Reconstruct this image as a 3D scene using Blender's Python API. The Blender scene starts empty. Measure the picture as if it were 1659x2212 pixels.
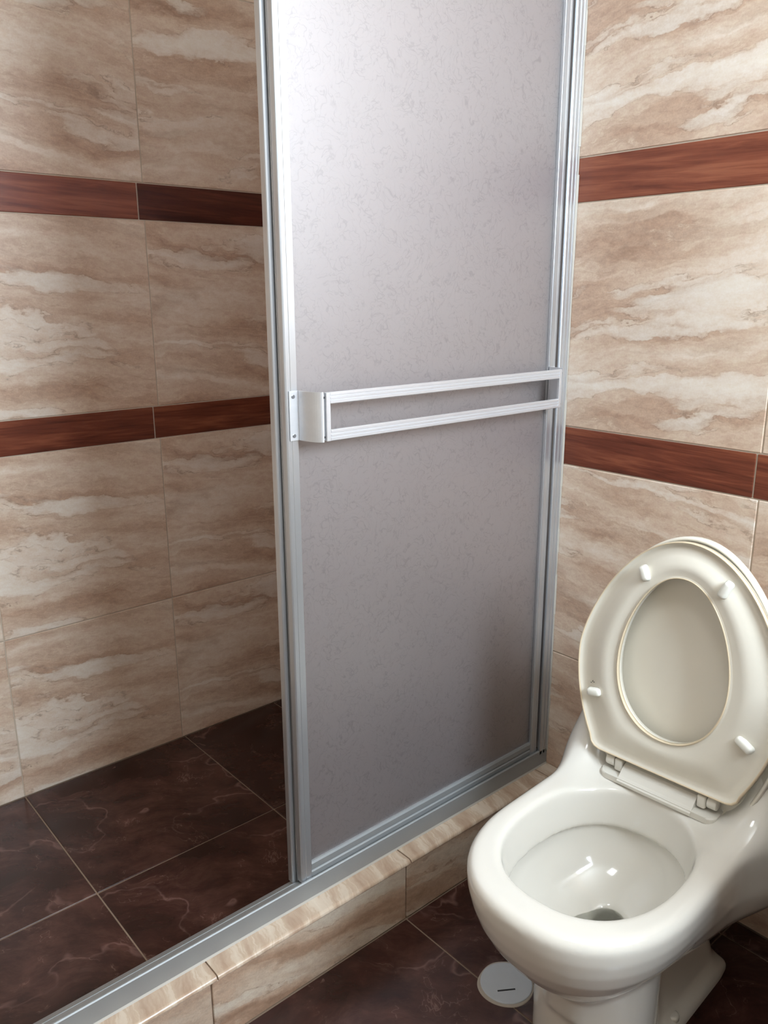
import bpy, bmesh, math, random
import numpy as np
from mathutils import Vector, Matrix

random.seed(7)
sc = bpy.context.scene
COL = sc.collection
R = math.radians

# ------------------------------------------------------------------ camera
cam = bpy.data.cameras.new('camera')
cam.sensor_fit = 'VERTICAL'
cam.sensor_height = 36.0
cam.lens = 1761.19 / 2212 * 36.0
cam.clip_start = 0.02
camo = bpy.data.objects.new('camera', cam)
COL.objects.link(camo)
r_ = Vector((0.75561714, -0.65500412, -0.0035125))
u_ = Vector((0.17207324, 0.193325, 0.96592766))
f_ = Vector((0.63200754, 0.7304759, -0.25878837))
m = Matrix((( r_.x, u_.x, -f_.x), (r_.y, u_.y, -f_.y), (r_.z, u_.z, -f_.z))).to_4x4()
m.translation = Vector((-1.4717, -1.0907, 1.2570))
camo.matrix_world = m
sc.camera = camo

# ------------------------------------------------------------------ light and exposure
sc.view_settings.view_transform = 'Standard'
sc.view_settings.look = 'None'
sc.view_settings.gamma = 1.0
sc.view_settings.use_curve_mapping = False
sc.view_settings.exposure = 0.26
sc.cycles.max_bounces = 7
sc.cycles.diffuse_bounces = 4
sc.cycles.glossy_bounces = 3
sc.cycles.transmission_bounces = 6
sc.cycles.caustics_refractive = True
world = bpy.data.worlds.new('world')
world.use_nodes = True
world.node_tree.nodes['Background'].inputs[0].default_value = (0.75, 0.86, 1.0, 1)
world.node_tree.nodes['Background'].inputs[1].default_value = 1.0
sc.world = world

def area(name, loc, size, direction, power, color):
    l = bpy.data.lights.new(name, 'AREA')
    l.shape = 'RECTANGLE'
    l.size, l.size_y = size
    l.energy = power
    l.color = color
    o = bpy.data.objects.new(name, l)
    COL.objects.link(o)
    o.location = loc
    o.rotation_euler = Vector(direction).to_track_quat('-Z', 'Z' if abs(direction[2]) < 0.5 else 'Y').to_euler()
    return o
# daylight through the window in the wall behind the camera
WIN = (-0.86, -0.05, 1.45, 2.36)      # x0, x1, z0, z1
YF, XR, ZC = -1.95, -2.35, 2.45        # front wall (behind the camera), rear wall, ceiling
area('window_daylight', ((WIN[0]+WIN[1])/2, YF-0.10, (WIN[2]+WIN[3])/2), (WIN[1]-WIN[0]-0.02, WIN[3]-WIN[2]-0.02), (0, 1, 0), 66, (0.77, 0.89, 1.0))
# the room's ceiling lamp
area('ceiling_lamp_light', (-1.15, -0.90, 2.40), (0.35, 0.35), (0, 0, -1), 5, (0.93, 0.97, 1.0))

# ------------------------------------------------------------------ helpers
def link(name, mesh, mat=None, parent=None, smooth=False):
    o = bpy.data.objects.new(name, mesh)
    COL.objects.link(o)
    if mat is not None and not mesh.materials:
        mesh.materials.append(mat)
    if parent is not None:
        o.parent = parent
    if smooth:
        mesh.polygons.foreach_set('use_smooth', [True]*len(mesh.polygons))
    return o

def mesh_bm(name, bm, mat=None, parent=None, smooth=False):
    me = bpy.data.meshes.new(name)
    bmesh.ops.recalc_face_normals(bm, faces=bm.faces)
    bm.to_mesh(me); bm.free()
    return link(name, me, mat, parent, smooth)

def box_bm(x0, x1, y0, y1, z0, z1, bevel=0.0, seg=1, bm=None):
    b = bmesh.new()
    bmesh.ops.create_cube(b, size=1.0)
    for v in b.verts:
        v.co = Vector(((x0+x1)/2+v.co.x*(x1-x0), (y0+y1)/2+v.co.y*(y1-y0), (z0+z1)/2+v.co.z*(z1-z0)))
    if bevel > 0:
        bmesh.ops.bevel(b, geom=b.edges[:], offset=bevel, segments=seg, affect='EDGES', profile=0.5)
    if bm is None:
        return b
    me = bpy.data.meshes.new('tmp'); b.to_mesh(me); b.free(); bm.from_mesh(me); bpy.data.meshes.remove(me)
    return bm

def box(name, x0, x1, y0, y1, z0, z1, mat, parent=None, bevel=0.0, seg=1, smooth=False):
    return mesh_bm(name, box_bm(x0, x1, y0, y1, z0, z1, bevel, seg), mat, parent, smooth)

def prism(pts, axis, a0, a1, bm=None):
    """closed 2D profile (list of pairs) extruded along axis from a0 to a1."""
    if bm is None: bm = bmesh.new()
    def P(p, a):
        if axis == 'X': return (a, p[0], p[1])
        if axis == 'Y': return (p[0], a, p[1])
        return (p[0], p[1], a)
    A = [bm.verts.new(P(p, a0)) for p in pts]
    B = [bm.verts.new(P(p, a1)) for p in pts]
    n = len(pts)
    for i in range(n):
        bm.faces.new((A[i], A[(i+1) % n], B[(i+1) % n], B[i]))
    bm.faces.new(A); bm.faces.new(B[::-1])
    return bm

def cyl_bm(r, h, seg=24, bevel=0.0, axis='Z', loc=(0, 0, 0), bm=None, r2=None):
    b = bmesh.new()
    bmesh.ops.create_cone(b, cap_ends=True, segments=seg, radius1=r, radius2=r if r2 is None else r2, depth=h)
    if bevel > 0:
        es = [e for e in b.edges if abs(e.verts[0].co.z-e.verts[1].co.z) < 1e-6]
        bmesh.ops.bevel(b, geom=es, offset=bevel, segments=2, affect='EDGES', profile=0.5)
    M = {'Z': Matrix.Identity(4), 'X': Matrix.Rotation(R(90), 4, 'Y'), 'Y': Matrix.Rotation(R(90), 4, 'X')}[axis]
    bmesh.ops.transform(b, matrix=Matrix.Translation(loc) @ M, verts=b.verts[:])
    if bm is None: return b
    me = bpy.data.meshes.new('tmp'); b.to_mesh(me); b.free(); bm.from_mesh(me); bpy.data.meshes.remove(me)
    return bm

def empty(name, loc=(0, 0, 0)):
    o = bpy.data.objects.new(name, None)
    o.empty_display_size = 0.05
    o.location = loc
    COL.objects.link(o)
    return o

def tag(o, label=None, cat=None, group=None, kind=None):
    if label: o['label'] = label
    if cat: o['category'] = cat
    if group: o['group'] = group
    if kind: o['kind'] = kind
    return o

# ------------------------------------------------------------------ materials
class NT:
    def __init__(s, name):
        s.m = bpy.data.materials.new(name); s.m.use_nodes = True
        s.t = s.m.node_tree; s.n = s.t.nodes; s.l = s.t.links
        s.b = s.n['Principled BSDF']
    def node(s, typ, **kw):
        n = s.n.new(typ)
        for k, v in kw.items():
            if k.startswith('i_'):
                n.inputs[k[2:].replace('_', ' ')].default_value = v
            else: setattr(n, k, v)
        return n
    def link(s, a, b): s.l.new(a, b)
    def math(s, op, a, b=None, c=None, clamp=False):
        n = s.n.new('ShaderNodeMath'); n.operation = op; n.use_clamp = clamp
        for i, v in enumerate((a, b, c)):
            if v is None: continue
            if isinstance(v, (int, float)): n.inputs[i].default_value = v
            else: s.l.new(v, n.inputs[i])
        return n.outputs[0]
    def noise(s, vec, scale, detail=4, rough=0.55, dist=0.0):
        n = s.n.new('ShaderNodeTexNoise')
        n.inputs['Scale'].default_value = scale; n.inputs['Detail'].default_value = detail
        n.inputs['Roughness'].default_value = rough; n.inputs['Distortion'].default_value = dist
        s.l.new(vec, n.inputs['Vector'])
        return n.outputs['Fac']
    def mapping(s, vec, loc=(0, 0, 0), rot=(0, 0, 0), scale=(1, 1, 1)):
        n = s.n.new('ShaderNodeMapping')
        n.inputs['Location'].default_value = loc; n.inputs['Rotation'].default_value = rot
        n.inputs['Scale'].default_value = scale
        s.l.new(vec, n.inputs['Vector'])
        return n.outputs[0]
    def ramp(s, fac, stops, interp='LINEAR'):
        n = s.n.new('ShaderNodeValToRGB'); n.color_ramp.interpolation = interp
        e = n.color_ramp.elements
        while len(e) < len(stops): e.new(0.5)
        for i, (p, c) in enumerate(stops):
            e[i].position = p
            e[i].color = (c, c, c, 1) if isinstance(c, (int, float)) else (*c, 1)
        s.l.new(fac, n.inputs[0])
        return n.outputs[0]
    def mix(s, fac, a, b, mode='MIX'):
        n = s.n.new('ShaderNodeMix'); n.data_type = 'RGBA'; n.blend_type = mode
        for sock, v in ((n.inputs[0], fac), (n.inputs[6], a), (n.inputs[7], b)):
            if isinstance(v, (int, float)): sock.default_value = v
            elif isinstance(v, tuple): sock.default_value = (*v, 1)
            else: s.l.new(v, sock)
        return n.outputs[2]
    def bump(s, h, strength, dist=0.001):
        n = s.n.new('ShaderNodeBump'); n.inputs['Strength'].default_value = strength
        n.inputs['Distance'].default_value = dist
        s.l.new(h, n.inputs['Height']); s.l.new(n.outputs[0], s.b.inputs['Normal'])
    def set(s, **kw):
        for k, v in kw.items():
            k = k.replace('_', ' ')
            if isinstance(v, tuple): s.b.inputs[k].default_value = (*v, 1)
            elif isinstance(v, (int, float)): s.b.inputs[k].default_value = v
            else: s.l.new(v, s.b.inputs[k])
        return s

def srgb(r, g, b):
    f = lambda c: (c/255/12.92) if c/255 <= 0.04045 else ((c/255+0.055)/1.055)**2.4
    return (f(r), f(g), f(b))

def travertine(name, off, slope, tone=1.0, warm=0.0):
    """printed travertine; object coords: x along the tile, z up, origin at the tile's centre."""
    t = NT(name)
    co = t.node('ShaderNodeTexCoord').outputs['Object']
    base = t.mapping(co, loc=off, rot=(0, -slope, 0))
    sep = t.node('ShaderNodeSeparateXYZ'); t.link(base, sep.inputs[0])
    # warp: the strata wave up and down, wave size growing in patches
    w1 = t.noise(t.mapping(base, scale=(0.8, 0.2, 2.0)), 4.0, 5, 0.60)
    w2 = t.noise(t.mapping(base, scale=(1, 0.2, 1.6), loc=(3, 1, 7)), 16, 6, 0.66)
    wz = t.math('ADD', t.math('MULTIPLY', t.math('SUBTRACT', w1, 0.5), 0.135), t.math('MULTIPLY', t.math('SUBTRACT', w2, 0.5), 0.032))
    z = t.math('ADD', sep.outputs['Z'], wz)
    cb = t.node('ShaderNodeCombineXYZ')
    t.link(t.math('MULTIPLY', sep.outputs['X'], 1.15), cb.inputs[0]); t.link(t.math('MULTIPLY', z, 9.0), cb.inputs[2])
    strata = t.noise(cb.outputs[0], 1.55, 5, 0.55)
    cb2 = t.node('ShaderNodeCombineXYZ')
    t.link(t.math('MULTIPLY', sep.outputs['X'], 4.0), cb2.inputs[0]); t.link(t.math('MULTIPLY', z, 60.0), cb2.inputs[2])
    fine = t.noise(cb2.outputs[0], 1.5, 6, 0.7)
    v = t.math('ADD', strata, t.math('MULTIPLY', t.math('SUBTRACT', fine, 0.5), 0.20))
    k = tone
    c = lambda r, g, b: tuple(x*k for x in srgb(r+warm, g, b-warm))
    col = t.ramp(v, [(0.27, c(160, 128, 107)), (0.40, c(192, 162, 140)), (0.50, c(210, 184, 163)),
                     (0.60, c(223, 203, 184)), (0.74, c(232, 217, 201))])
    # rusty clouds
    cl = t.noise(t.mapping(base, scale=(1, 0.2, 2.6), loc=(5, 2, 1)), 5.5, 5, 0.65)
    col = t.mix(t.ramp(cl, [(0.56, 0.0), (0.74, 0.5)]), col, c(172, 136, 112), 'MIX')
    # pale cream veins running with the strata, and hair-thin dark contour lines along their rims
    cb3 = t.node('ShaderNodeCombineXYZ')
    t.link(t.math('MULTIPLY', sep.outputs['X'], 2.4), cb3.inputs[0]); t.link(t.math('MULTIPLY', z, 15.0), cb3.inputs[2])
    cb3.inputs[1].default_value = 3.7
    v2 = t.math('ADD', t.noise(cb3.outputs[0], 1.0, 3, 0.5), t.math('MULTIPLY', t.math('SUBTRACT', fine, 0.5), 0.10))
    col = t.mix(t.ramp(v2, [(0.565, 0.0), (0.605, 0.42), (0.70, 0.78)]), col, c(235, 225, 211))
    col = t.mix(t.ramp(v2, [(0.30, 0.45), (0.42, 0.0)]), col, c(158, 126, 104))
    ln = t.math('ABSOLUTE', t.math('SUBTRACT', v2, 0.572))
    lmask = t.math('MULTIPLY', t.ramp(ln, [(0.0, 1.0), (0.0085, 0.0)]), t.ramp(w2, [(0.44, 0.05), (0.56, 0.7)]))
    col = t.mix(lmask, col, c(150, 124, 104))
    ln2 = t.math('ABSOLUTE', t.math('SUBTRACT', v, 0.47))
    col = t.mix(t.math('MULTIPLY', t.ramp(ln2, [(0.0, 0.55), (0.01, 0.0)]), t.ramp(w2, [(0.48, 0.0), (0.56, 1.0)])), col, c(222, 202, 180))
    mo = t.noise(t.mapping(base, scale=(1, 1, 1.8)), 48, 4, 0.75)
    col = t.mix(0.16, col, t.ramp(mo, [(0.34, 0.2), (0.66, 0.95)]), 'OVERLAY')
    gr = t.noise(base, 260, 3, 0.7)
    col = t.mix(0.12, col, t.ramp(gr, [(0.3, 0.25), (0.7, 1.0)]), 'OVERLAY')
    t.set(Base_Color=col, Roughness=0.34, Specular_IOR_Level=0.50)
    t.bump(t.noise(base, 30, 2, 0.6), 0.10, 0.0006)
    return t.m

def wood_tile(name, c0, c1, c2, off):
    t = NT(name)
    co = t.mapping(t.node('ShaderNodeTexCoord').outputs['Object'], loc=off, rot=(0, R(-2), 0))
    g1 = t.noise(t.mapping(co, scale=(1.6, 1, 26)), 2.2, 6, 0.6, 0.6)
    g2 = t.noise(t.mapping(co, scale=(6, 1, 190)), 2.0, 4, 0.65)
    v = t.math('ADD', g1, t.math('MULTIPLY', t.math('SUBTRACT', g2, 0.5), 0.30))
    col = t.ramp(v, [(0.30, srgb(*c0)), (0.5, srgb(*c1)), (0.72, srgb(*c2))])
    t.set(Base_Color=col, Roughness=0.26, Specular_IOR_Level=0.4)
    t.bump(g2, 0.06, 0.0004)
    return t.m

def dark_marble(name, off):
    t = NT(name)
    co = t.mapping(t.node('ShaderNodeTexCoord').outputs['Object'], loc=off, rot=(0, 0, R(35)))
    d = t.node('ShaderNodeTexNoise'); d.inputs['Scale'].default_value = 3.0; d.inputs['Detail'].default_value = 5
    t.link(co, d.inputs['Vector'])
    wv = t.node('ShaderNodeVectorMath', operation='MULTIPLY_ADD')
    t.link(d.outputs['Color'], wv.inputs[0]); wv.inputs[1].default_value = (0.24, 0.24, 0.1); t.link(co, wv.inputs[2])
    n1 = t.noise(wv.outputs[0], 3.2, 6, 0.6)
    n2 = t.noise(t.mapping(wv.outputs[0], scale=(1, 2.3, 1)), 8.0, 8, 0.72)
    col = t.ramp(t.math('ADD', t.math('MULTIPLY', n1, 0.55), t.math('MULTIPLY', n2, 0.45)),
                 [(0.36, srgb(36, 19, 15)), (0.50, srgb(58, 34, 29)), (0.62, srgb(86, 56, 48)), (0.74, srgb(112, 80, 71))])
    vein = t.math('ABSOLUTE', t.math('SUBTRACT', t.noise(wv.outputs[0], 2.6, 4, 0.55), 0.5))
    vm = t.math('MULTIPLY', t.ramp(vein, [(0.0, 1.0), (0.010, 0.0)]), t.ramp(n1, [(0.46, 0.0), (0.62, 0.55)]))
    col = t.mix(vm, col, srgb(138, 106, 98))
    vein2 = t.math('ABSOLUTE', t.math('SUBTRACT', t.noise(t.mapping(wv.outputs[0], loc=(4, 7, 0)), 9.5, 4, 0.6), 0.5))
    vm2 = t.math('MULTIPLY', t.ramp(vein2, [(0.0, 1.0), (0.008, 0.0)]), t.ramp(n2, [(0.50, 0.0), (0.62, 0.45)]))
    col = t.mix(vm2, col, srgb(140, 112, 102))
    t.set(Base_Color=col, Roughness=0.20, Specular_IOR_Level=0.4)
    t.bump(t.noise(co, 12, 2, 0.6), 0.05, 0.0006)
    return t.m

def plain(name, color, rough, spec=0.5, metal=0.0, bump=None, coat=0.0):
    t = NT(name)
    co = t.node('ShaderNodeTexCoord').outputs['Object']
    n = t.noise(co, 18 if bump is None else bump[0], 4, 0.6)
    col = t.mix(t.ramp(n, [(0.3, 0.0), (0.75, 0.14)]), srgb(*color), tuple(x*0.72 for x in srgb(*color)))
    t.set(Base_Color=col, Roughness=rough, Specular_IOR_Level=spec, Metallic=metal, Coat_Weight=coat)
    if bump: t.bump(n, bump[1], 0.001)
    return t.m

def aluminium(name, scale, color=(200, 203, 207), rough=0.36, metal=0.82):
    t = NT(name)
    co = t.mapping(t.node('ShaderNodeTexCoord').outputs['Object'], scale=scale)
    n = t.noise(co, 6, 5, 0.7)
    n2 = t.noise(t.mapping(co, loc=(5, 5, 5)), 2, 3, 0.5)
    col = t.mix(t.ramp(n, [(0.35, 0.0), (0.8, 0.12)]), srgb(*color), srgb(150, 156, 162))
    t.set(Base_Color=col, Metallic=metal, Roughness=t.math('ADD', t.math('MULTIPLY', n2, 0.12), rough-0.06))
    t.bump(n, 0.03, 0.0004)
    return t.m

TRAV = [travertine('travertine_print_a', (0.0, 0, 0), R(8)), travertine('travertine_print_b', (0.9, 0, 0.37), R(6)),
        travertine('travertine_print_c', (2.1, 0, 1.31), R(-3))]
TRAVB = [travertine('travertine_print_d', (4.4, 0, 0.8), R(-7), 1.0), travertine('travertine_print_e', (3.3, 0, 2.2), R(6), 1.0)]
WOOD = [wood_tile('wood_tile_mid', (80, 38, 26), (112, 57, 39), (144, 82, 56), (0, 0, 0)),
        wood_tile('wood_tile_light', (98, 50, 36), (130, 71, 51), (156, 95, 69), (2, 0, 1)),
        wood_tile('wood_tile_dark', (58, 26, 19), (82, 40, 30), (108, 58, 44), (5, 0, 3))]
FLOORM = [dark_marble('dark_marble_%s' % c, o) for c, o in (('a', (0, 0, 0)), ('b', (1.7, 0.6, 0)), ('c', (3.1, 2.2, 0)))]
GROUT = plain('wall_grout', (196, 180, 162), 0.85, 0.2, bump=(240, 0.2))
GROUTF = plain('floor_grout', (142, 122, 104), 0.85, 0.2, bump=(240, 0.2))
PLASTER = plain('painted_plaster', (226, 216, 202), 0.8, 0.2, bump=(60, 0.1))
DOORWOOD = plain('painted_plaster_ceiling', (236, 234, 228), 0.8, 0.2, bump=(60, 0.1))
ALU_V = aluminium('aluminium_vertical', (9, 9, 0.4))
ALU_H = aluminium('aluminium_horizontal', (0.4, 9, 9), (164, 167, 168), 0.55, 0.55)
WHITE_ALU = aluminium('bright_aluminium', (0.6, 9, 9), (226, 228, 232), 0.42)
DARKM = plain('dark_gasket', (42, 42, 44), 0.6)
SCREW = plain('screw_steel', (150, 152, 156), 0.35, metal=0.9)
CERAMIC = NT('glazed_porcelain')
_co = CERAMIC.node('ShaderNodeTexCoord').outputs['Object']
CERAMIC.set(Base_Color=CERAMIC.mix(CERAMIC.ramp(CERAMIC.noise(_co, 5, 3), [(0.4, 0.0), (0.8, 0.25)]), srgb(224, 220, 211), srgb(216, 209, 196)),
            Roughness=0.10, Coat_Weight=0.3, Coat_Roughness=0.03)
CERAMIC = CERAMIC.m
SEATM = plain('seat_plastic', (232, 226, 212), 0.27, bump=(6, 0.0))
SEATEDGE = plain('seat_plastic_yellowed', (224, 206, 176), 0.32)
PADM = plain('seat_bumper_rubber', (238, 236, 226), 0.4)
HINGEM = plain('hinge_plastic', (226, 222, 212), 0.3)
BLACK = plain('black_slot', (24, 26, 30), 0.6)
CAPM = plain('white_cap_plastic', (196, 202, 208), 0.55, bump=(60, 0.15))
CEMENT = plain('white_cement', (182, 172, 160), 0.9, 0.2, bump=(120, 0.5))
SILIC = plain('silicone_sealant', (176, 170, 160), 0.5)

def frosted(name, off):
    t = NT(name)
    co = t.mapping(t.node('ShaderNodeTexCoord').outputs['Object'], loc=off)
    d = t.node('ShaderNodeTexNoise'); d.inputs['Scale'].default_value = 16.0; d.inputs['Detail'].default_value = 3
    t.link(co, d.inputs['Vector'])
    wv = t.node('ShaderNodeVectorMath', operation='MULTIPLY_ADD')
    t.link(d.outputs['Color'], wv.inputs[0]); wv.inputs[1].default_value = (0.10, 0.10, 0.10); t.link(co, wv.inputs[2])
    # curly hair-like fibres moulded in the sheet
    a = t.math('ABSOLUTE', t.math('SUBTRACT', t.noise(wv.outputs[0], 48, 1, 0.4), 0.5))
    b = t.math('ABSOLUTE', t.math('SUBTRACT', t.noise(t.mapping(wv.outputs[0], loc=(3, 5, 8)), 66, 1, 0.4), 0.5))
    br = t.noise(co, 40, 3, 0.6)
    brk = t.ramp(br, [(0.36, 0.15), (0.52, 1.0)])
    fib = t.math('MULTIPLY', t.math('MAXIMUM', t.ramp(a, [(0.0, 1.0), (0.026, 0.0)]), t.ramp(b, [(0.0, 0.9), (0.018, 0.0)])), brk)
    soft = t.noise(co, 120, 3, 0.7)
    col = t.mix(t.math('MULTIPLY', fib, 0.45), srgb(232, 222, 222), srgb(138, 126, 130))
    h = t.math('ADD', t.math('MULTIPLY', soft, 0.8), t.math('MULTIPLY', fib, -0.6))
    t.set(Base_Color=col, Roughness=0.44, Specular_IOR_Level=0.8, IOR=1.45, Transmission_Weight=0.95)
    t.bump(soft, 0.30, 0.001)
    t.set(Coat_Weight=1.0, Coat_Roughness=0.50, Coat_IOR=2.4)
    # part of the daylight scatters straight through the milky sheet
    tr = t.node('ShaderNodeBsdfTranslucent'); t.link(col, tr.inputs[0])
    mx = t.node('ShaderNodeMixShader'); mx.inputs[0].default_value = 0.07
    out = t.n['Material Output']
    t.link(t.b.outputs[0], mx.inputs[1]); t.link(tr.outputs[0], mx.inputs[2]); t.link(mx.outputs[0], out.inputs[0])
    return t.m
FROST = frosted('frosted_acrylic', (0, 0, 0))
FROST2 = frosted('frosted_acrylic_inner', (2, 0, 1))

WATER = NT('bowl_water')
_co = WATER.node('ShaderNodeTexCoord').outputs['Object']
WATER.set(Base_Color=srgb(236, 238, 232), Roughness=0.02, IOR=1.33, Transmission_Weight=1.0)
WATER.bump(WATER.noise(WATER.mapping(_co, scale=(1, 1, 0.1)), 26, 3, 0.5, 0.5), 0.8, 0.012)
WATER = WATER.m

# ------------------------------------------------------------------ room shell
YL = 0.92                               # left wall plane (tile face)
T = 0.008                               # tile thickness
ST = dict(kind='structure')

floor = box('floor', XR-0.1, 0.1, YF-0.1, YL+0.1, -0.10, -T*0.25, GROUTF); tag(floor, **ST)
ceiling = box('ceiling', XR-0.1, 0.1, YF-0.1, YL+0.1, ZC, ZC+0.1, DOORWOOD); tag(ceiling, **ST)
wall_left = box('wall_left', XR-0.1, 0.1, YL+T*0.25, YL+0.12, 0, ZC, GROUT); tag(wall_left, **ST)
bm = bmesh.new()
g = T*0.25
box_bm(g, 0.12, YF-0.1, YL+g, 0, ZC, bm=bm)
wall_right = mesh_bm('wall_right', bm, GROUT); tag(wall_right, **ST)
bm = bmesh.new()
box_bm(XR-0.1, WIN[0], YF-0.12, YF, 0, ZC, bm=bm)
box_bm(WIN[1], 0.0, YF-0.12, YF, 0, ZC, bm=bm)
box_bm(WIN[0], WIN[1], YF-0.12, YF, 0, WIN[2], bm=bm)
box_bm(WIN[0], WIN[1], YF-0.12, YF, WIN[3], ZC, bm=bm)
wall_front = mesh_bm('wall_front', bm, PLASTER); tag(wall_front, **ST)
wall_rear = box('wall_rear', XR-0.12, XR, YF-0.1, YL+0.1, 0, ZC, PLASTER); tag(wall_rear, **ST)
bm = bmesh.new()
fw = 0.03
y0w, y1w = YF-0.05, YF-0.02
box_bm(WIN[0], WIN[0]+fw, y0w, y1w, WIN[2], WIN[3], bm=bm); box_bm(WIN[1]-fw, WIN[1], y0w, y1w, WIN[2], WIN[3], bm=bm)
box_bm(WIN[0]+fw, WIN[1]-fw, y0w, y1w, WIN[2], WIN[2]+fw, bm=bm); box_bm(WIN[0]+fw, WIN[1]-fw, y0w, y1w, WIN[3]-fw, WIN[3], bm=bm)
window = mesh_bm('window_1', bm, ALU_V); tag(window, **ST)

TILE_CACHE = {}
def tile(parent, w, h, mat, loc, rotz=0.0, bevel=0.0012, name='tile', flat=False):
    """thin bevelled slab; local x = width, z = height (y depth), centred; flat tiles lie in x-y"""
    key = (round(w, 4), round(h, 4), mat.name, flat)
    me = TILE_CACHE.get(key)
    if me is None:
        if flat: b = box_bm(-w/2, w/2, -h/2, h/2, -T, 0, bevel, 1)
        else: b = box_bm(-w/2, w/2, -T, 0, -h/2, h/2, bevel, 1)
        me = bpy.data.meshes.new(name); b.to_mesh(me); b.free(); me.materials.append(mat)
        TILE_CACHE[key] = me
    o = bpy.data.objects.new(name, me); COL.objects.link(o)
    o.parent = parent; o.location = loc; o.rotation_euler = (0, 0, rotz)
    return o

J = 0.0026    # joint width
ROWS = [(0.0, 0.435, 't'), (0.435, 0.888, 't'), (0.888, 0.973, 'w'), (0.973, 1.435, 't'), (1.435, 1.522, 'w'), (1.522, 1.981, 't'), (1.981, ZC, 't')]
LX = {0: 0.0, 1: 0.0, 2: -0.014, 3: 0.002, 4: -0.013, 5: 0.004, 6: 0.004}
for ri, (z0, z1, k) in enumerate(ROWS):
    js = [0.0] + [x + LX[ri] for x in (-0.068, -0.517, -0.966, -1.415, -1.864)] + [XR]
    for i in range(len(js)-1):
        x1, x0 = js[i], js[i+1]
        w, h = x1-x0-J, z1-z0-J
        if k == 't':
            # the print runs across the whole tile: cut tiles keep their own local centre
            mat = TRAV[0] if i % 2 == 0 else TRAV[1]
            if ri >= 5: mat = TRAV[2] if i % 2 else TRAV[1]
        elif ri == 4: mat = WOOD[2] if i < 2 else WOOD[1]
        else: mat = WOOD[0]
        tile(wall_left, w, h, mat, ((x0+x1)/2, YL + T*0.25 if False else YL + random.uniform(0, 0.0006) + T, (z0+z1)/2), 0.0,
             name='wood_look_tile' if k == 'w' else 'wall_tile')
# tiles are built with their face at local y=-T, so placing them at YL+T puts the face on YL

BYJ = {0: 0.0, 1: 0.0, 2: 0.012, 3: 0.004, 4: 0.0, 5: 0.0, 6: 0.0}
for ri, (z0, z1, k) in enumerate(ROWS):
    js = [YL] + [y + BYJ[ri] for y in (0.456, 0.007, -0.442, -0.891, -1.340, -1.789)] + [YF]
    for i in range(len(js)-1):
        y1, y0 = js[i], js[i+1]
        w, h = y1-y0-J, z1-z0-J
        if k == 't':
            mat = TRAVB[1] if ri < 3 else (TRAVB[0] if i % 2 == 0 else TRAVB[1])
            if ri >= 5: mat = TRAVB[0]
            if ri <= 1: mat = TRAVB[0] if i % 2 else TRAVB[1]
        elif ri == 4: mat = WOOD[1]
        else: mat = WOOD[0]
        # rotate so that the face looks to -X; local x then runs towards -Y (left to right seen from inside)
        tile(wall_right, w, h, mat, (T + random.uniform(0, 0.0005), (y0+y1)/2, (z0+z1)/2), R(-90),
             name='wood_look_tile' if k == 'w' else 'wall_tile')

# floor tiles, shower side and room side
FX = [0.0, -0.055, -0.509, -0.965, -1.418, -1.871, XR]
def floor_row(y0, y1, xs):
    for i in range(len(xs)-1):
        x1, x0 = xs[i], xs[i+1]
        mat = FLOORM[(i*2 + int(abs(y0)*7)) % 3]
        tile(floor, x1-x0-0.003, y1-y0-0.003, mat, ((x0+x1)/2, (y0+y1)/2, random.uniform(-0.0004, 0)), 0.0, name='floor_tile', flat=True)
floor_row(0.452, YL, [0.0, -0.1985, -0.509, -0.965, -1.418, -1.871, XR])
floor_row(0.07, 0.452, FX)
floor_row(-0.496, -0.044, FX)
floor_row(-0.950, -0.496, FX)
floor_row(-1.404, -0.950, FX)
floor_row(YF, -1.404, FX)

# ------------------------------------------------------------------ shower curb (tiled)
CT = 0.136
curb = box('trim_1', XR, -0.001, -0.044+T*0.6, 0.066, 0.0, CT-T*0.6, GROUT); tag(curb, **ST)
xs = [0.0, -0.058, -0.509, -0.957, -1.408, -1.860, XR]
CURB_SHADED = [travertine('travertine_curb_shaded_a', (7.0, 0, 0.6), R(10), 0.72, 4), travertine('travertine_curb_shaded_b', (9.1, 0, 1.9), R(10), 0.68, 4)]  # same kind of tile as the walls; lower tone paints in the curb's shade
CURBTOP = travertine('travertine_curb_top', (5.5, 0, 0.1), R(4), 1.0)
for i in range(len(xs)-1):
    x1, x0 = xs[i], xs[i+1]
    tile(curb, x1-x0-J, CT-0.010, CURB_SHADED[i % 2], ((x0+x1)/2, -0.044+T, (CT-0.010)/2+0.001), 0.0, name='curb_front_tile')
# top tiles: print turned a quarter so that its streaks run across; front edge is rounded over
for i in range(len(xs)-1):
    x1, x0 = xs[i]+(0.012 if 0 < i else 0), xs[i+1]+(0.012 if i < len(xs)-2 else 0)
    w = x1-x0-J; y0, y1 = -0.046, 0.064
    d = y1-y0; rr = 0.007
    prof = [(d/2, 0.0), (d/2, -0.010), (-d/2+0.002, -0.010)]
    for k in range(6):
        a = R(180 + 0) - R(90)*k/5
        prof.append((-d/2+rr+rr*math.cos(a), -rr+rr*math.sin(a)))
    b = prism(prof, 'X', -w/2, w/2)
    # local x of the print must run along world Y: turn geometry by 90 degrees and rotate the object back
    bmesh.ops.transform(b, matrix=Matrix.Rotation(R(-90), 4, 'Z'), verts=b.verts[:])
    # material reads object x/z: tip the print so that z(strata) runs along the curb
    o = mesh_bm('curb_top_tile', b, None, curb)
    o.location = ((x0+x1)/2, (y0+y1)/2, CT); o.rotation_euler = (0, 0, R(90))
    o.data.materials.clear()
    o['_top'] = 1
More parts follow.
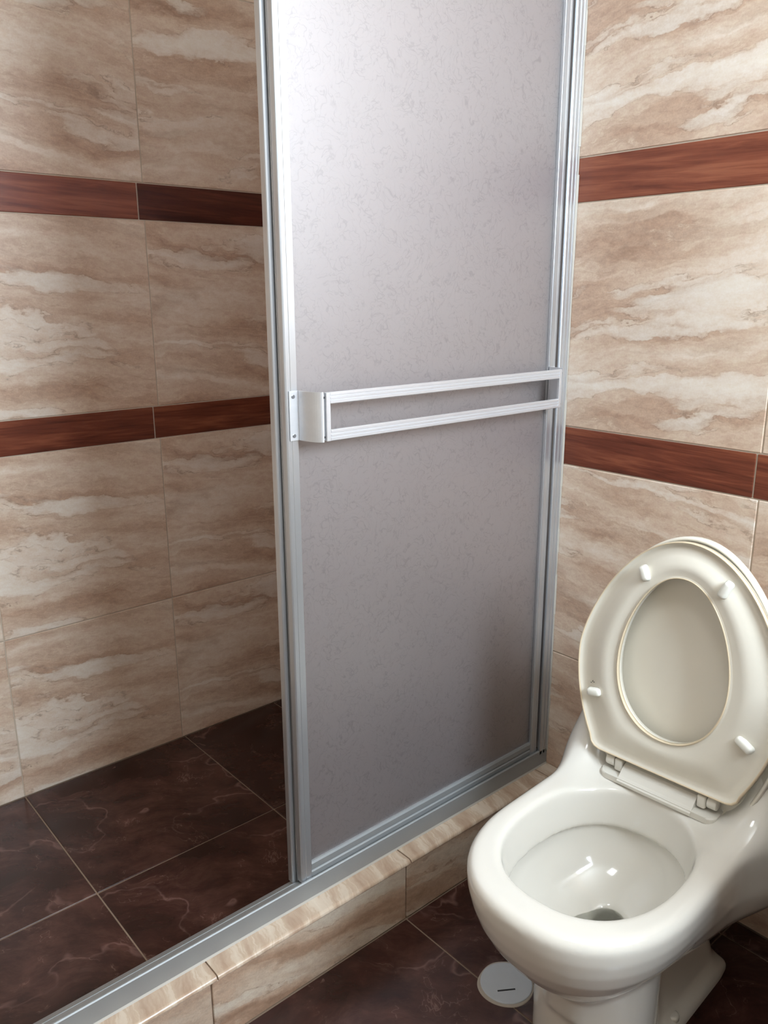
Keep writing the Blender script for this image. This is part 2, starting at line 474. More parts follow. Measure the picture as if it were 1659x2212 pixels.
def curb_top_mat():
    t = NT('travertine_curb_top_cross')
    co = t.node('ShaderNodeTexCoord').outputs['Object']
    m1 = t.mapping(co, loc=(0.3, 0, 0), rot=(0, 0, R(14)))
    w = t.noise(m1, 14, 5, 0.6)
    sep = t.node('ShaderNodeSeparateXYZ'); t.link(m1, sep.inputs[0])
    y = t.math('ADD', sep.outputs['Y'], t.math('MULTIPLY', t.math('SUBTRACT', w, 0.5), 0.035))
    cb = t.node('ShaderNodeCombineXYZ')
    t.link(t.math('MULTIPLY', sep.outputs['X'], 5), cb.inputs[0]); t.link(t.math('MULTIPLY', y, 34), cb.inputs[1])
    n = t.noise(cb.outputs[0], 1.0, 6, 0.62)
    col = t.ramp(n, [(0.30, srgb(172, 144, 122)), (0.45, srgb(188, 164, 142)), (0.53, srgb(196, 174, 152)), (0.57, srgb(208, 190, 170)), (0.74, srgb(216, 202, 184))])
    t.set(Base_Color=col, Roughness=0.25, Specular_IOR_Level=0.4)
    return t.m
_ctm = curb_top_mat()
for o in curb.children:
    if '_top' in o.keys():
        o.data.materials.append(_ctm); del o['_top']

# ------------------------------------------------------------------ shower enclosure
TOPZ = 2.02
frame = empty('shower_enclosure', (-1.15, 0.02, CT))
tag(frame, 'grey aluminium shower frame fixed on the tiled curb, track and wall jamb', 'shower frame')
def addp(o, parent):
    o.parent = parent
    o.matrix_parent_inverse = Matrix.Translation(-parent.location)
    return o
# bottom track: tall front lip, top sloping down to the back, shallow groove
prof = [(0.0, CT), (0.0, 0.1765), (0.0016, 0.1785), (0.004, 0.1785), (0.006, 0.1745), (0.024, 0.1665), (0.0245, 0.1640), (0.027, 0.1640), (0.0275, 0.1650), (0.050, 0.1515), (0.050, CT)]
addp(mesh_bm('bottom_track', prism(prof, 'X', XR, -0.0005), ALU_H), frame)
# wall jamb: grooved channel
prof = [(-0.0005, 0.0), (-0.0005, 0.052), (-0.030, 0.052), (-0.030, 0.0465), (-0.006, 0.0465), (-0.006, 0.0052), (-0.030, 0.0052), (-0.030, 0.0012), (-0.0285, 0.0), (-0.021, 0.0), (-0.020, 0.0015), (-0.017, 0.0015), (-0.016, 0.0), (-0.010, 0.0), (-0.009, 0.0015), (-0.006, 0.0015), (-0.005, 0.0)]
addp(mesh_bm('wall_jamb', prism(prof, 'Z', 0.168, TOPZ), ALU_V), frame)
addp(box('top_track', XR, -0.0005, -0.002, 0.054, TOPZ, TOPZ+0.045, ALU_H, bevel=0.001), frame)
# beads of sealant where the frame meets wall and curb
bm = bmesh.new()
random.seed(3)
prof = [(-0.0028, CT+0.0), (0.0, CT+0.003), (0.0, CT)]
prism(prof, 'X', XR, -0.001, bm)
z = 0.17
while z < TOPZ-0.05:
    dz = random.uniform(0.02, 0.07); a = random.uniform(0.0012, 0.0034)
    prism([(-0.0005, 0.0003), (-0.0005, -a), (-0.0005-a, 0.0003)], 'Z', z, z+dz, bm)
    z += dz
addp(mesh_bm('sealant', bm, SILIC), frame)

def panel(name, x0, x1, y0, label, mat, sw=0.024):
    """sliding panel, front face at y0, 18 mm deep"""
    d = 0.017
    zb, zt = 0.1745 - (0.009 if y0 > 0.02 else 0.0), TOPZ-0.004
    p = empty(name, ((x0+x1)/2, y0+d/2, zb))
    tag(p, label, 'shower door')
    for s, xa, xb in ((1, x0, x0+sw), (-1, x1-sw, x1)):
        # stile with a shallow double groove on its face and a rolled outer edge
        e, i = (xa, xb) if s == 1 else (xb, xa)
        L = lambda f, y: (e + s*f, y0 + y)
        prof = [L(0.0, 0.003), L(0.0008, 0.0012), L(0.003, 0.0), L(0.0075, 0.0), L(0.0082, 0.0008), L(0.0105, 0.0008), L(0.0112, 0.0),
                L(sw-0.0035, 0.0), L(sw-0.003, 0.0014), L(sw, 0.0014), L(sw, 0.0065), L(sw-0.006, 0.0065), L(sw-0.006, 0.0105), L(sw, 0.0105), L(sw, d), L(0.003, d), L(0.0, d-0.003)]
        addp(mesh_bm('stile', prism(prof, 'Z', zb, zt), ALU_V), p)
    X0, X1 = x0+sw, x1-sw
    prof = [(y0+0.001, zb+0.002), (y0+0.001, zb+0.012), (y0+0.004, zb+0.014), (y0+0.004, zb+0.017), (y0+0.0008, zb+0.019), (y0+0.0008, zb+0.030), (y0+0.003, zb+0.034), (y0+d-0.003, zb+0.034), (y0+d, zb+0.030), (y0+d, zb+0.002)]
    addp(mesh_bm('bottom_rail', prism(prof, 'X', X0, X1), ALU_H), p)
    addp(box('top_rail', X0, X1, y0+0.001, y0+d, zt-0.034, zt, ALU_H, bevel=0.001), p)
    addp(box('frosted_pane', X0-0.004, X1+0.004, y0+0.0068, y0+0.0102, zb+0.030, zt-0.030, mat), p)
    return p
door = panel('sliding_shower_screen', -0.7315, -0.0335, 0.0062,
             'frosted sliding shower door on the outer track, carrying the towel bar', FROST)
inner = panel('sliding_shower_screen', -0.7385, -0.0335, 0.0275,
              'frosted sliding shower door on the inner track, behind the one with towel bar', FROST2)
for z in (0.9,):
    pass
# towel bar on the outer door
tb_y = -0.044
yb = 0.0062
bar = None
def sheet(pts, t, z0, z1, bm):
    """bent sheet: centre line pts in xy, thickness t"""
    n = len(pts); L = []; Rr = []
    for i, p in enumerate(pts):
        a = Vector(pts[max(i-1, 0)]); b = Vector(pts[min(i+1, n-1)])
        d = (b-a).normalized(); nn = Vector((-d.y, d.x))*t/2
        L.append(tuple(Vector(p)+nn)); Rr.append(tuple(Vector(p)-nn))
    prism(L+Rr[::-1], 'Z', z0, z1, bm)
ZB0, ZB1 = 1.0255, 1.1045
bm = bmesh.new()
# ribbed rails and the two end uprights: one loop of extrusion
def rail(z0, z1):
    h = z1-z0; y = tb_y
    prof = [(y+0.006, z0), (y+0.0008, z0), (y, z0+0.001), (y, z0+h*.26), (y+0.0016, z0+h*.30), (y+0.0016, z0+h*.40), (y, z0+h*.44), (y, z0+h*.56), (y+0.0016, z0+h*.60), (y+0.0016, z0+h*.72), (y, z0+h*.76), (y, z1-0.001), (y+0.0008, z1), (y+0.006, z1)]
    return prof
bxl, bxr = -0.687, -0.076
bar = addp(empty('towel_bar'), door)
bar['label'] = 'bright ribbed aluminium double towel bar'
def addq(o, part):
    """sub-part built in world coordinates under a part that is itself under the thing"""
    o.parent = part
    o.matrix_parent_inverse = Matrix.Identity(4)
    return o
for xa in (bxl, bxr-0.0085):
    addq(box('upright', xa, xa+0.0085, tb_y, tb_y+0.006, ZB0, ZB1, WHITE_ALU, bevel=0.0006), bar)
for z0, z1 in ((ZB0, ZB0+0.0185), (ZB1-0.0185, ZB1)):
    addq(mesh_bm('rail', prism(rail(z0, z1), 'X', bxl+0.0086, bxr-0.0086), WHITE_ALU), bar)
for s, xs_ in ((1, -0.7315), (-1, -0.0335)):
    bm = bmesh.new()
    y_f = yb-0.0014
    pts = [(xs_+s*0.006, y_f), (xs_+s*0.0235, y_f)]
    # quarter bow out to the bar
    cx, xe = xs_+s*0.0235, (bxl-0.004 if s == 1 else bxr+0.004)
    dx = abs(xe-cx)
    for k in range(1, 13):
        a = R(90)*k/12
        pts.append((cx + s*dx*(1-math.cos(a))**0.85, y_f - (y_f-tb_y-0.003)*math.sin(a)))
    sheet(pts, 0.0016, ZB0-0.001, ZB1+0.001, bm)
    br = addq(mesh_bm('bracket', bm, WHITE_ALU), bar)
    br.data.polygons.foreach_set('use_smooth', [False]*len(br.data.polygons))
    bm = bmesh.new()
    xg = bxl-0.0045 if s == 1 else bxr+0.001
    box_bm(xg, xg+0.0038, tb_y+0.004, tb_y+0.007, ZB0+0.002, ZB1-0.002, bm=bm)
    addq(mesh_bm('joint_strip', bm, ALU_V), bar)
    for zz in (ZB0+0.007, ZB1-0.008):
        for (xx, yy) in ((xs_+s*0.0135, y_f-0.0012),):
            b = cyl_bm(0.0032, 0.0014, 20, 0.0004, 'Y', (xx, yy, zz))
            box_bm(xx-0.0019, xx+0.0019, yy-0.0011, yy-0.0006, zz-0.0004, zz+0.0004, bm=b)
            addq(mesh_bm('screw', b, SCREW), bar)
        b = cyl_bm(0.0018, 0.0012, 12, 0, 'Y', (xg+0.0018, tb_y+0.0036, zz))
        addq(mesh_bm('rivet', b, DARKM), bar)

# ------------------------------------------------------------------ toilet
YAW = R(3.3)
YC = -0.443-0.138*math.sin(YAW)
def smoothstep(x): x = np.clip(x, 0, 1); return x*x*(3-2*x)
def round_union(a, b, r):
    return np.maximum(r, np.minimum(a, b)) - np.sqrt(np.maximum(r-a, 0)**2 + np.maximum(r-b, 0)**2)
def round_inter(a, b, r):
    return np.minimum(-r, np.maximum(a, b)) + np.sqrt(np.maximum(r+a, 0)**2 + np.maximum(r+b, 0)**2)
def round_sub(a, b, r): return round_inter(a, -b, r)
def rbox(u, v, z, c, h, r):
    qx = np.abs(u-c[0])-h[0]+r; qy = np.abs(v-c[1])-h[1]+r; qz = np.abs(z-c[2])-h[2]+r
    return np.sqrt(np.maximum(qx, 0)**2+np.maximum(qy, 0)**2+np.maximum(qz, 0)**2)+np.minimum(np.maximum(qx, np.maximum(qy, qz)), 0)-r
def rrect2(u, v, cu, hu, hv, r):
    qx = np.abs(u-cu)-hu+r; qy = np.abs(v)-hv+r
    return np.sqrt(np.maximum(qx, 0)**2+np.maximum(qy, 0)**2)+np.minimum(np.maximum(qx, qy), 0)-r
def egg2(u, v, cu, af, ab, b):
    """approximate signed distance to an egg with half axes af (front), ab (back), b (side)"""
    a = np.where(u > cu, af, ab)
    x = np.abs(u-cu)/a; y = np.abs(v)/b; p = 2.3
    k0 = (x**p+y**p+1e-12)**(1/p)
    g = k0**(1-p)*np.sqrt((x**(p-1)/a)**2+(y**(p-1)/b)**2)
    return np.clip((k0-1)/np.maximum(g, 1.0), -0.2, 2)
def interp(z, zs, vs): return np.interp(z, zs, vs)
RIM = 0.39
def toilet_sdf(u, v, z):
    # bowl with its rolled-under side; long behind, egg-shaped in front
    front = egg2(u, v, 0.470, 0.222, 0.6, 0.179)
    back = np.abs(v)-0.179
    e = np.where(u > 0.470, front, back)
    off = interp(z, [0.0, 0.15, 0.188, 0.217, 0.245, 0.273, 0.30, 0.327, 0.353, 0.372, 0.40], [-0.20, -0.150, -0.110, -0.078, -0.052, -0.032, -0.017, -0.007, -0.001, 0.0, -0.001])
    off_s = interp(z, [0.0, 0.13, 0.165, 0.19, 0.21, 0.235, 0.26, 0.30, 0.35, 0.40], [-0.20, -0.150, -0.105, -0.066, -0.040, -0.018, -0.007, -0.001, 0.0, -0.001])
    k = smoothstep((0.56-u)/0.28)
    off = off*(1-k)+off_s*k
    body = round_inter(e-off, z-RIM, 0.017)
    body = np.maximum(body, 0.12-z)
    ped = np.maximum(rrect2(u, v, 0.435, 0.100, 0.103, 0.095), z-0.27)
    d = round_union(body, ped, 0.035)
    trap = np.maximum(rrect2(u, v, 0.26, 0.13, 0.070+0.035*np.clip(1-z/0.10, 0, 1), 0.05), z-0.3)
    d = round_union(d, trap, 0.02)
    foot = rbox(u, v, z, (0.29, 0, 0.0), (0.16, 0.110, 0.018), 0.012)
    d = round_union(d, foot, 0.02)
    tank = rbox(u, v, z, (0.125, 0, 0.44), (0.105, 0.196, 0.182), 0.045)
    d = round_union(d, tank, 0.115)
    # flat seat deck between the two rising shoulders
    carve = rbox(u, v, z, (0.29, 0, RIM+0.25), (0.095, 0.135, 0.25), 0.05)
    d = round_sub(d, carve, 0.03)
    # opening through the rim, and the wider basin under it
    taper = interp(z, [0.20, 0.31, 0.40], [-0.020, -0.016, 0.002])
    hole = egg2(u, v, 0.461, 0.172, 0.180, 0.137)-taper
    hole = np.maximum(hole, 0.300-z)
    d = round_sub(d, hole, 0.009)
    w = np.sqrt(((u-(0.462))/0.180)**2+(v/0.137)**2+((z-0.315)/0.112)**2)
    bowl = (w-1)*0.125
    bowl = np.maximum(bowl, z-0.312)
    d = round_sub(d, bowl, 0.007)
    pit = np.maximum(np.sqrt(((u-0.412)/1.2)**2+v**2)-0.024, np.maximum(z-0.25, 0.135-z))
    d = round_sub(d, pit, 0.012)
    return d

def surface_nets(f, lo, hi, h):
    ax = [np.arange(lo[i], hi[i]+h, h) for i in range(3)]
    U, V, Z = np.meshgrid(*ax, indexing='ij', sparse=True)
    U = U+0*V+0*Z; 
    D = f(U, V+0*U, Z+0*U).astype(np.float32)
    S = D < 0
    n = D.shape
    c = np.zeros((n[0]-1, n[1]-1, n[2]-1), np.int8)
    for i in (0, 1):
        for j in (0, 1):
            for k in (0, 1):
                c += S[i:n[0]-1+i, j:n[1]-1+j, k:n[2]-1+k]
    act = (c > 0) & (c < 8)
    idx = -np.ones(c.shape, np.int64)
    I = np.argwhere(act)
    idx[act] = np.arange(len(I))
    acc = np.zeros((len(I), 3)); cnt = np.zeros(len(I))
    corners = [(i, j, k) for i in (0, 1) for j in (0, 1) for k in (0, 1)]
    for a in corners:
        for b in corners:
            if a < b and sum(abs(x-y) for x, y in zip(a, b)) == 1:
                da = D[I[:, 0]+a[0], I[:, 1]+a[1], I[:, 2]+a[2]]; db = D[I[:, 0]+b[0], I[:, 1]+b[1], I[:, 2]+b[2]]
                mk = (da < 0) != (db < 0)
                t = np.where(mk, da/np.where(mk, da-db, 1), 0)
                p = np.array(a)[None, :]+t[:, None]*(np.array(b)-np.array(a))[None, :]
                acc[mk] += p[mk]; cnt[mk] += 1
    P = (I+acc/cnt[:, None])*h+np.array(lo)
    F = []
    for d in range(3):
        e1, e2 = (d+1) % 3, (d+2) % 3
        sl0 = [slice(None)]*3; sl1 = [slice(None)]*3
        sl0[d] = slice(0, n[d]-1); sl1[d] = slice(1, n[d])
        A, B = S[tuple(sl0)], S[tuple(sl1)]
        E = np.argwhere(A != B)
        ok = (E[:, e1] > 0) & (E[:, e2] > 0) & (E[:, e1] < n[e1]-1) & (E[:, e2] < n[e2]-1)
        E = E[ok]
        def at(o1, o2):
            q = E.copy(); q[:, e1] -= o1; q[:, e2] -= o2
            return idx[q[:, 0], q[:, 1], q[:, 2]]
        q = np.stack([at(0, 0), at(1, 0), at(1, 1), at(0, 1)], 1)
        flip = ~A[E[:, 0], E[:, 1], E[:, 2]]
        q[flip] = q[flip][:, ::-1]
        F.append(q)
    F = np.concatenate(F)
    # project onto the surface with two newton steps for a clean gloss
    eps = 1e-4
    for _ in range(2):
        g = []
        for k in range(3):
            q = P.copy(); q[:, k] += eps; q2 = P.copy(); q2[:, k] -= eps
            g.append((f(q[:, 0], q[:, 1], q[:, 2])-f(q2[:, 0], q2[:, 1], q2[:, 2]))/(2*eps))
        g = np.stack(g, 1); dd = f(P[:, 0], P[:, 1], P[:, 2])
        P -= np.clip(dd/np.maximum((g**2).sum(1), 0.2), -h*.5, h*.5)[:, None]*g
    # light smoothing
    nb = np.zeros_like(P); ct = np.zeros(len(P))
    E_ = np.concatenate([F[:, [0, 1]], F[:, [1, 2]], F[:, [2, 3]], F[:, [3, 0]]])
    for _ in range(3):
        nb[:] = 0; ct[:] = 0
        for k in range(3):
            nb[:, k] = np.bincount(E_[:, 0], P[E_[:, 1], k], len(P))+np.bincount(E_[:, 1], P[E_[:, 0], k], len(P))
        ct = np.bincount(E_[:, 0], minlength=len(P))+np.bincount(E_[:, 1], minlength=len(P))
        P = P*0.4+0.6*nb/np.maximum(ct, 1)[:, None]
    return P, F[:, ::-1]

def np_mesh(name, P, F):
    me = bpy.data.meshes.new(name)
    me.vertices.add(len(P)); me.vertices.foreach_set('co', P.astype(np.float32).ravel())
    me.loops.add(F.size); me.loops.foreach_set('vertex_index', F.astype(np.int32).ravel())
    me.polygons.add(len(F)); me.polygons.foreach_set('loop_start', np.arange(0, F.size, F.shape[1], dtype=np.int32))
    me.update(calc_edges=True); me.validate()
    return me

toilet = empty('toilet', (-0.40, YC, 0.0)); toilet.rotation_euler = (0, 0, YAW)
tag(toilet, 'white one-piece porcelain toilet with its seat and lid raised', 'toilet')
P, F = surface_nets(toilet_sdf, (-0.01, -0.226, 0.0005-0.0045), (0.720, 0.226, 0.715), 0.0042)
P[:, 2] = np.maximum(P[:, 2], 0.0008)
W3 = np.stack([-P[:, 0]-0.0012, P[:, 1], P[:, 2]], 1)     # u runs away from the wall (-X)
me = np_mesh('bowl', W3, F)
bmx = bmesh.new(); bmx.from_mesh(me); bmesh.ops.recalc_face_normals(bmx, faces=bmx.faces); bmx.to_mesh(me); bmx.free()
me.materials.append(CERAMIC)
bowl = link('bowl', me, None, toilet, True)
bowl.location = (0.40, 0, 0)
# water standing in the basin
def disc(a, b, z, n=64, t=0.02):
    bm = bmesh.new()
    ring = [bm.verts.new((a*math.cos(2*PI*i/n), b*math.sin(2*PI*i/n), z)) for i in range(n)]
    bm.faces.new(ring)
    return bm
PI = math.pi
def lp(u, v, z): return (-u+0.40, v, z)     # toilet-local position
o = mesh_bm('water', disc(0.112, 0.080, 0.0), WATER, toilet); o.location = lp(0.452, 0, 0.2100)
for s in (-1, 1):
    o = mesh_bm('bolt_cap', cyl_bm(0.011, 0.014, 20, 0.004), CERAMIC, toilet, True); o.location = lp(0.335, s*0.098, 0.022)

# seat and lid -------------------------------------------------------
HU, HZ, LEAN = 0.262, 0.412, R(6.0)
def seat_outline(n, hw, t0, t1, bw, cr, grow=0.0):
    """closed outline in (s, t): t along the seat from the hinge edge t0 to the tip t1; bw half width of the straight hinge edge"""
    pts = []
    tm = t0+(t1-t0)*0.45
    hw += grow; t1 += grow; bw += grow*0.6; t0 -= grow*0.4
    k = n//2
    for i in range(k+1):                       # tip half ellipse, from +hw round the tip to -hw
        a = PI*i/k
        pts.append((hw*math.cos(a)*(1.0), tm+(t1-tm)*abs(math.sin(a))**1.38))
    # down the far side to the hinge corner
    k2 = n//5
    for i in range(1, k2):
        f = i/k2
        pts.append((-(hw-(hw-bw)*f**2.1), tm-(tm-t0-cr)*f))
    for i in range(7):
        a = R(90)*i/6
        pts.append((-(bw-cr)-cr*math.cos(a), t0+cr-cr*math.sin(a)))
    for i in range(1, 8):
        f = i/8
        pts.append((-(bw-cr)*(1-2*f), t0))
    for i in range(7):
        a = R(90)*(1-i/6)
        pts.append(((bw-cr)+cr*math.cos(a), t0+cr-cr*math.sin(a)))
    for i in range(k2-1, 0, -1):
        f = i/k2
        pts.append(((hw-(hw-bw)*f**2.1), tm-(tm-t0-cr)*f))
    return pts
def resample(pts, c, n):
    """radius of the outline at n evenly spaced directions round c"""
    out = []
    A = np.array(pts)-np.array(c)
    ang = np.arctan2(A[:, 1], A[:, 0])
    for i in range(n):
        th = 2*PI*i/n; d = np.array((math.cos(th), math.sin(th))); best = 0
        for j in range(len(A)):
            p, q = A[j], A[(j+1) % len(A)]; e = q-p
            den = d[0]*(-e[1])+d[1]*e[0]
            if abs(den) < 1e-12: continue
            tt = (p[0]*(-e[1])+p[1]*e[0])/den; ss = (d[0]*p[1]-d[1]*p[0])/den
            if -1e-6 <= ss <= 1+1e-6 and tt > best: best = tt
        out.append((c[0]+best*d[0], c[1]+best*d[1]))
    return np.array(out)
NS = 160
SC = (0.0, 0.235)
outer = resample(seat_outline(80, 0.186, 0.018, 0.440, 0.142, 0.022), SC, NS)
th = 2*PI*np.arange(NS)/NS
hc = (0.0, 0.230)
hin = np.stack([0.003+0.100*np.sign(np.cos(th))*np.abs(np.cos(th))**0.97*(1-0.15*np.sin(th)), hc[1]+0.148*np.sin(th)], 1)
hin[:, 0] *= 1.0
def ring_mesh(name, inner, outer, prof, close_inner=False):
    """prof: list of (w, n): w from 0 inner outline to 1 outer outline (may exceed), n height towards the camera side"""
    V = []; k = len(prof)
    for (w, nn) in prof:
        q = inner+(outer-inner)*w
        for p in q: V.append((p[0], nn, p[1]))
    Fc = []
    for j in range(k if not close_inner else k-1):
        a, b = j*NS, ((j+1) % k)*NS
        for i in range(NS):
            i2 = (i+1) % NS
            Fc.append((a+i, a+i2, b+i2, b+i))
    return np.array(V), Fc
def fin(name, V, Fc, mat, parent, extra=None):
    me = bpy.data.meshes.new(name)
    me.from_pydata([tuple(v) for v in V], [], Fc)
    b = bmesh.new(); b.from_mesh(me); bmesh.ops.recalc_face_normals(b, faces=b.faces); b.to_mesh(me); b.free()
    me.materials.append(mat)
    return link(name, me, None, parent, True)
# local seat frame: x = sideways, -y = towards the room (n), z = up along the seat
seat_root_loc = lp(HU, 0, HZ)
def place(o, dn=0.0, lean=LEAN):
    # local (s, n, t) -> world: s->Y, n(positive into the room)->-X, t->Z ; then lean back about the hinge
    M = Matrix(((0, -1, 0), (1, 0, 0), (0, 0, 1))).to_4x4()
    o.matrix_local = Matrix.Translation(seat_root_loc) @ Matrix.Rotation(lean, 4, 'Y') @ M @ Matrix.Translation((0, dn, 0))
# seat: underside faces the room. lip, hollow, swell, inner lip, back
prof = [(-0.012, -0.002), (-0.016, 0.0125), (0.0, 0.0150), (0.030, 0.0135), (0.07, 0.0130), (0.22, 0.0175), (0.42, 0.0165), (0.62, 0.0105), (0.80, 0.0055), (0.90, 0.0050), (0.945, 0.0075), (0.965, 0.0105), (0.985, 0.0112), (1.0, 0.0085), (1.0, -0.001), (0.97, -0.006), (0.6, -0.010), (0.3, -0.010), (0.05, -0.006)]
V, Fc = ring_mesh('seat', hin, outer, prof)
seat = fin('seat', V, Fc, SEATM, toilet); place(seat)
seat['label'] = 'ivory plastic seat ring, underside showing'
# yellowed lip round the inner and the outer edge
V, Fc = ring_mesh('inner_lip', hin, outer, [(-0.020, 0.008), (-0.020, 0.0152), (-0.008, 0.0166), (0.012, 0.0155), (0.014, 0.008)])
o = fin('inner_lip', V, Fc, SEATEDGE, seat)
V, Fc = ring_mesh('outer_lip', hin, outer, [(0.962, 0.004), (0.972, 0.0122), (0.988, 0.0134), (1.010, 0.0110), (1.012, 0.002)])
o = fin('outer_lip', V, Fc, SEATEDGE, seat)
# lid behind
louter = resample(seat_outline(80, 0.191, -0.022, 0.447, 0.144, 0.014), SC, NS)
cen = np.tile(np.array([[0.0, 0.225]]), (NS, 1))
prof = [(0.0, -0.0265), (0.5, -0.0262), (0.85, -0.0245), (0.955, -0.0215), (0.968, -0.010), (0.978, -0.0075), (0.992, -0.0075), (1.0, -0.011), (1.0, -0.024), (0.97, -0.034), (0.8, -0.040), (0.4, -0.043), (0.0, -0.044)]
V, Fc = ring_mesh('lid', cen, louter, prof, True)
lid = fin('lid', V, Fc, SEATM, toilet); place(lid, 0.0)
lid['label'] = 'ivory plastic lid, inner face showing through the seat'
# four bumpers under the seat
for (s_, t_, ang, l_) in ((0.072, 0.372, 118, 1.0), (-0.070, 0.378, 58, 1.1), (0.141, 0.126, 172, 1.0), (-0.136, 0.133, 12, 1.15)):
    b = box_bm(-0.0155*l_, 0.0155*l_, -0.006, 0.009, -0.0085, 0.0085, 0.0062, 4)
    for v in b.verts:
        if v.co.y > 0: v.co.x *= 0.88; v.co.z *= 0.86
    o = mesh_bm('bumper', b, PADM, seat, True)
    rr_ = math.hypot(s_, t_-0.222)
    o.location = (s_, 0.0185 if t_ > 0.3 else 0.0150, t_)
    o.rotation_euler = (0, R(12) if 0.14 < s_ else -math.atan2(t_-0.215, s_), 0)
# tiny moulded mark over one bumper
bm = bmesh.new()
for (x, z, w, h) in ((0.152, 0.1400, 0.0022, 0.0010), (0.149, 0.1440, 0.0010, 0.0022), (0.1465, 0.1422, 0.0024, 0.0010), (0.1495, 0.1424, 0.0010, 0.0010)):
    box_bm(x-w/2, x+w/2, 0.0115, 0.0120, z-h/2, z+h/2, bm=bm)
mk = mesh_bm('moulded_mark', bm, BLACK, seat)

# hinge --------------------------------------------------------------
hinge = empty('hinge', lp(HU, 0, RIM)); hinge.parent = toilet
def hbox(name, u0, u1, v0, v1, z0, z1, bev, mat=HINGEM):
    return mesh_bm(name, box_bm(-(u1-HU), -(u0-HU), v0, v1, z0-RIM, z1-RIM, bev, 3), mat, hinge, True)
b = bmesh.new(); rc = 0.016; pl = []
for (cx_, cy_, a0) in ((-(0.286-HU)+rc, -0.110+rc, 180), (0.030-rc, -0.110+rc, 270), (0.030-rc, 0.110-rc, 0), (-(0.286-HU)+rc, 0.110-rc, 90)):
    for k_ in range(7):
        a = R(a0+90*k_/6); pl.append((cx_+rc*math.cos(a), cy_+rc*math.sin(a)))
prism(pl, 'Z', -0.0015, 0.0095, b)
bmesh.ops.bevel(b, geom=[e for e in b.edges if abs(e.verts[0].co.z-e.verts[1].co.z) < 1e-6 and e.verts[0].co.z > 0], offset=0.003, segments=3, affect='EDGES', profile=0.5)
mesh_bm('base_plate', b, HINGEM, hinge)
# raised middle cover, a rounded wedge
pr = []
for (u, z) in ((0.237, 0.0), (0.237, 0.022), (0.242, 0.0275), (0.252, 0.0295), (0.262, 0.0275), (0.272, 0.0205), (0.280, 0.0120), (0.2885, 0.0050), (0.2885, 0.0)):
    pr.append((-(u-HU), z+0.001))
mesh_bm('cover', prism(pr, 'Y', -0.070, 0.070), HINGEM, hinge)
for s in (-1, 1):
    o = mesh_bm('knuckle', cyl_bm(0.0115, 0.017, 28, 0.002, 'Y', (0.003, s*0.0965, 0.0262)), HINGEM, hinge, True)
    b = box_bm(-0.0085, 0.0095, s*0.0790-0.0078, s*0.0790+0.0078, 0.0125, 0.036, 0.0035, 3)
    mesh_bm('seat_lug', b, HINGEM, hinge, True)

# ------------------------------------------------------------------ added cabinet out of view, put in to shade the floor right of the toilet
CABW = wood_tile('cabinet_veneer', (60, 34, 24), (84, 50, 36), (108, 68, 50), (1, 0, 2))
vx0, vx1, vy0, vy1 = -0.47, -0.004, -1.50, -0.865
van = empty('added_shading_cabinet', (-0.24, (vy0+vy1)/2, 0.0))
tag(van, 'added out-of-view wooden cabinet that shades the floor right of the toilet', 'cabinet')
addp(box('plinth', vx0+0.05, vx1, vy0+0.01, vy1-0.01, 0.001, 0.08, CABW, bevel=0.002), van)
addp(box('body', vx0+0.02, vx1, vy0, vy1, 0.08, 0.76, CABW, bevel=0.003), van)
for ya, yb_ in ((vy0+0.003, (vy0+vy1)/2-0.0015), ((vy0+vy1)/2+0.0015, vy1-0.003)):
    dd = addp(box('door', vx0, vx0+0.019, ya, yb_, 0.085, 0.755, CABW, bevel=0.003), van)
    yk = yb_-0.04 if ya < vy0+0.01 else ya+0.04
    k_ = mesh_bm('knob', cyl_bm(0.012, 0.022, 20, 0.003, 'X', (vx0-0.011, yk, 0.60)), SCREW, dd, True)
b = box_bm(vx0-0.02, vx1, vy0-0.01, vy1+0.01, 0.761, 0.80, 0.006, 2)
addp(mesh_bm('counter', b, CERAMIC), van)
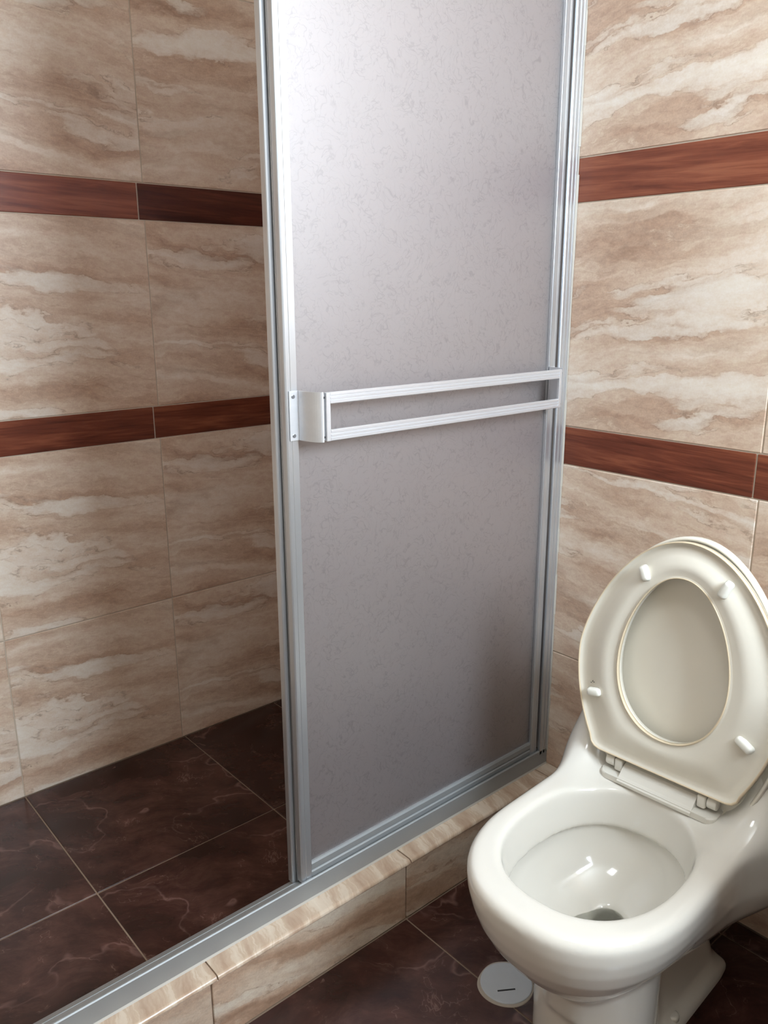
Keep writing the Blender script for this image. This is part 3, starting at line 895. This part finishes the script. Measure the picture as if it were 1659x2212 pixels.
b = bmesh.new(); rg = []
for (rx, ry, z) in ((0.17, 0.24, 0.800), (0.185, 0.255, 0.835), (0.172, 0.242, 0.838), (0.15, 0.22, 0.812), (0.09, 0.14, 0.803)):
    rg.append([b.verts.new((-0.26+rx*math.cos(2*PI*i/40), (vy0+vy1)/2+ry*math.sin(2*PI*i/40), z)) for i in range(40)])
for q in range(4):
    for i in range(40): b.faces.new((rg[q][i], rg[q][(i+1) % 40], rg[q+1][(i+1) % 40], rg[q+1][i]))
b.faces.new(rg[4]); b.faces.new(rg[0][::-1])
addp(mesh_bm('basin', b, CERAMIC, None, True), van)

# ------------------------------------------------------------------ cleanout cap in the floor
cap = empty('floor_cleanout_cap', (-0.480, -0.291, 0.0))
tag(cap, 'round white plastic drain cover with dark slot in the floor left of the toilet base', 'drain cover')
n = 56; random.seed(11)
def blob(name, r, amp, z0, z1, mat, seed):
    random.seed(seed)
    ph = [random.uniform(0, 6.28) for _ in range(5)]
    bm = bmesh.new(); rings = []
    for (k, z) in ((1.0, z0), (0.985, z1-0.0005), (0.95, z1)):
        rings.append([bm.verts.new(((r*k+amp*sum(math.sin((j+2)*a+ph[j])/(j+1) for j in range(5)))*math.cos(a), (r*k+amp*sum(math.sin((j+2)*a+ph[j])/(j+1) for j in range(5)))*math.sin(a), z)) for a in [2*PI*i/n for i in range(n)]])
    for q in range(2):
        for i in range(n):
            bm.faces.new((rings[q][i], rings[q][(i+1) % n], rings[q+1][(i+1) % n], rings[q+1][i]))
    bm.faces.new(rings[2]); bm.faces.new(rings[0][::-1])
    return mesh_bm(name, bm, mat, cap)
blob('cement_collar', 0.0535, 0.0016, 0.0, 0.0016, CEMENT, 4)
blob('cap_disc', 0.0485, 0.0005, 0.0002, 0.0034, CAPM, 5)
b = box_bm(-0.017, 0.017, -0.0016, 0.0016, 0.0030, 0.0037, 0.0)
o = mesh_bm('slot', b, BLACK, cap); o.rotation_euler = (0, 0, R(-34)); o.location = (-0.013, -0.012, 0)
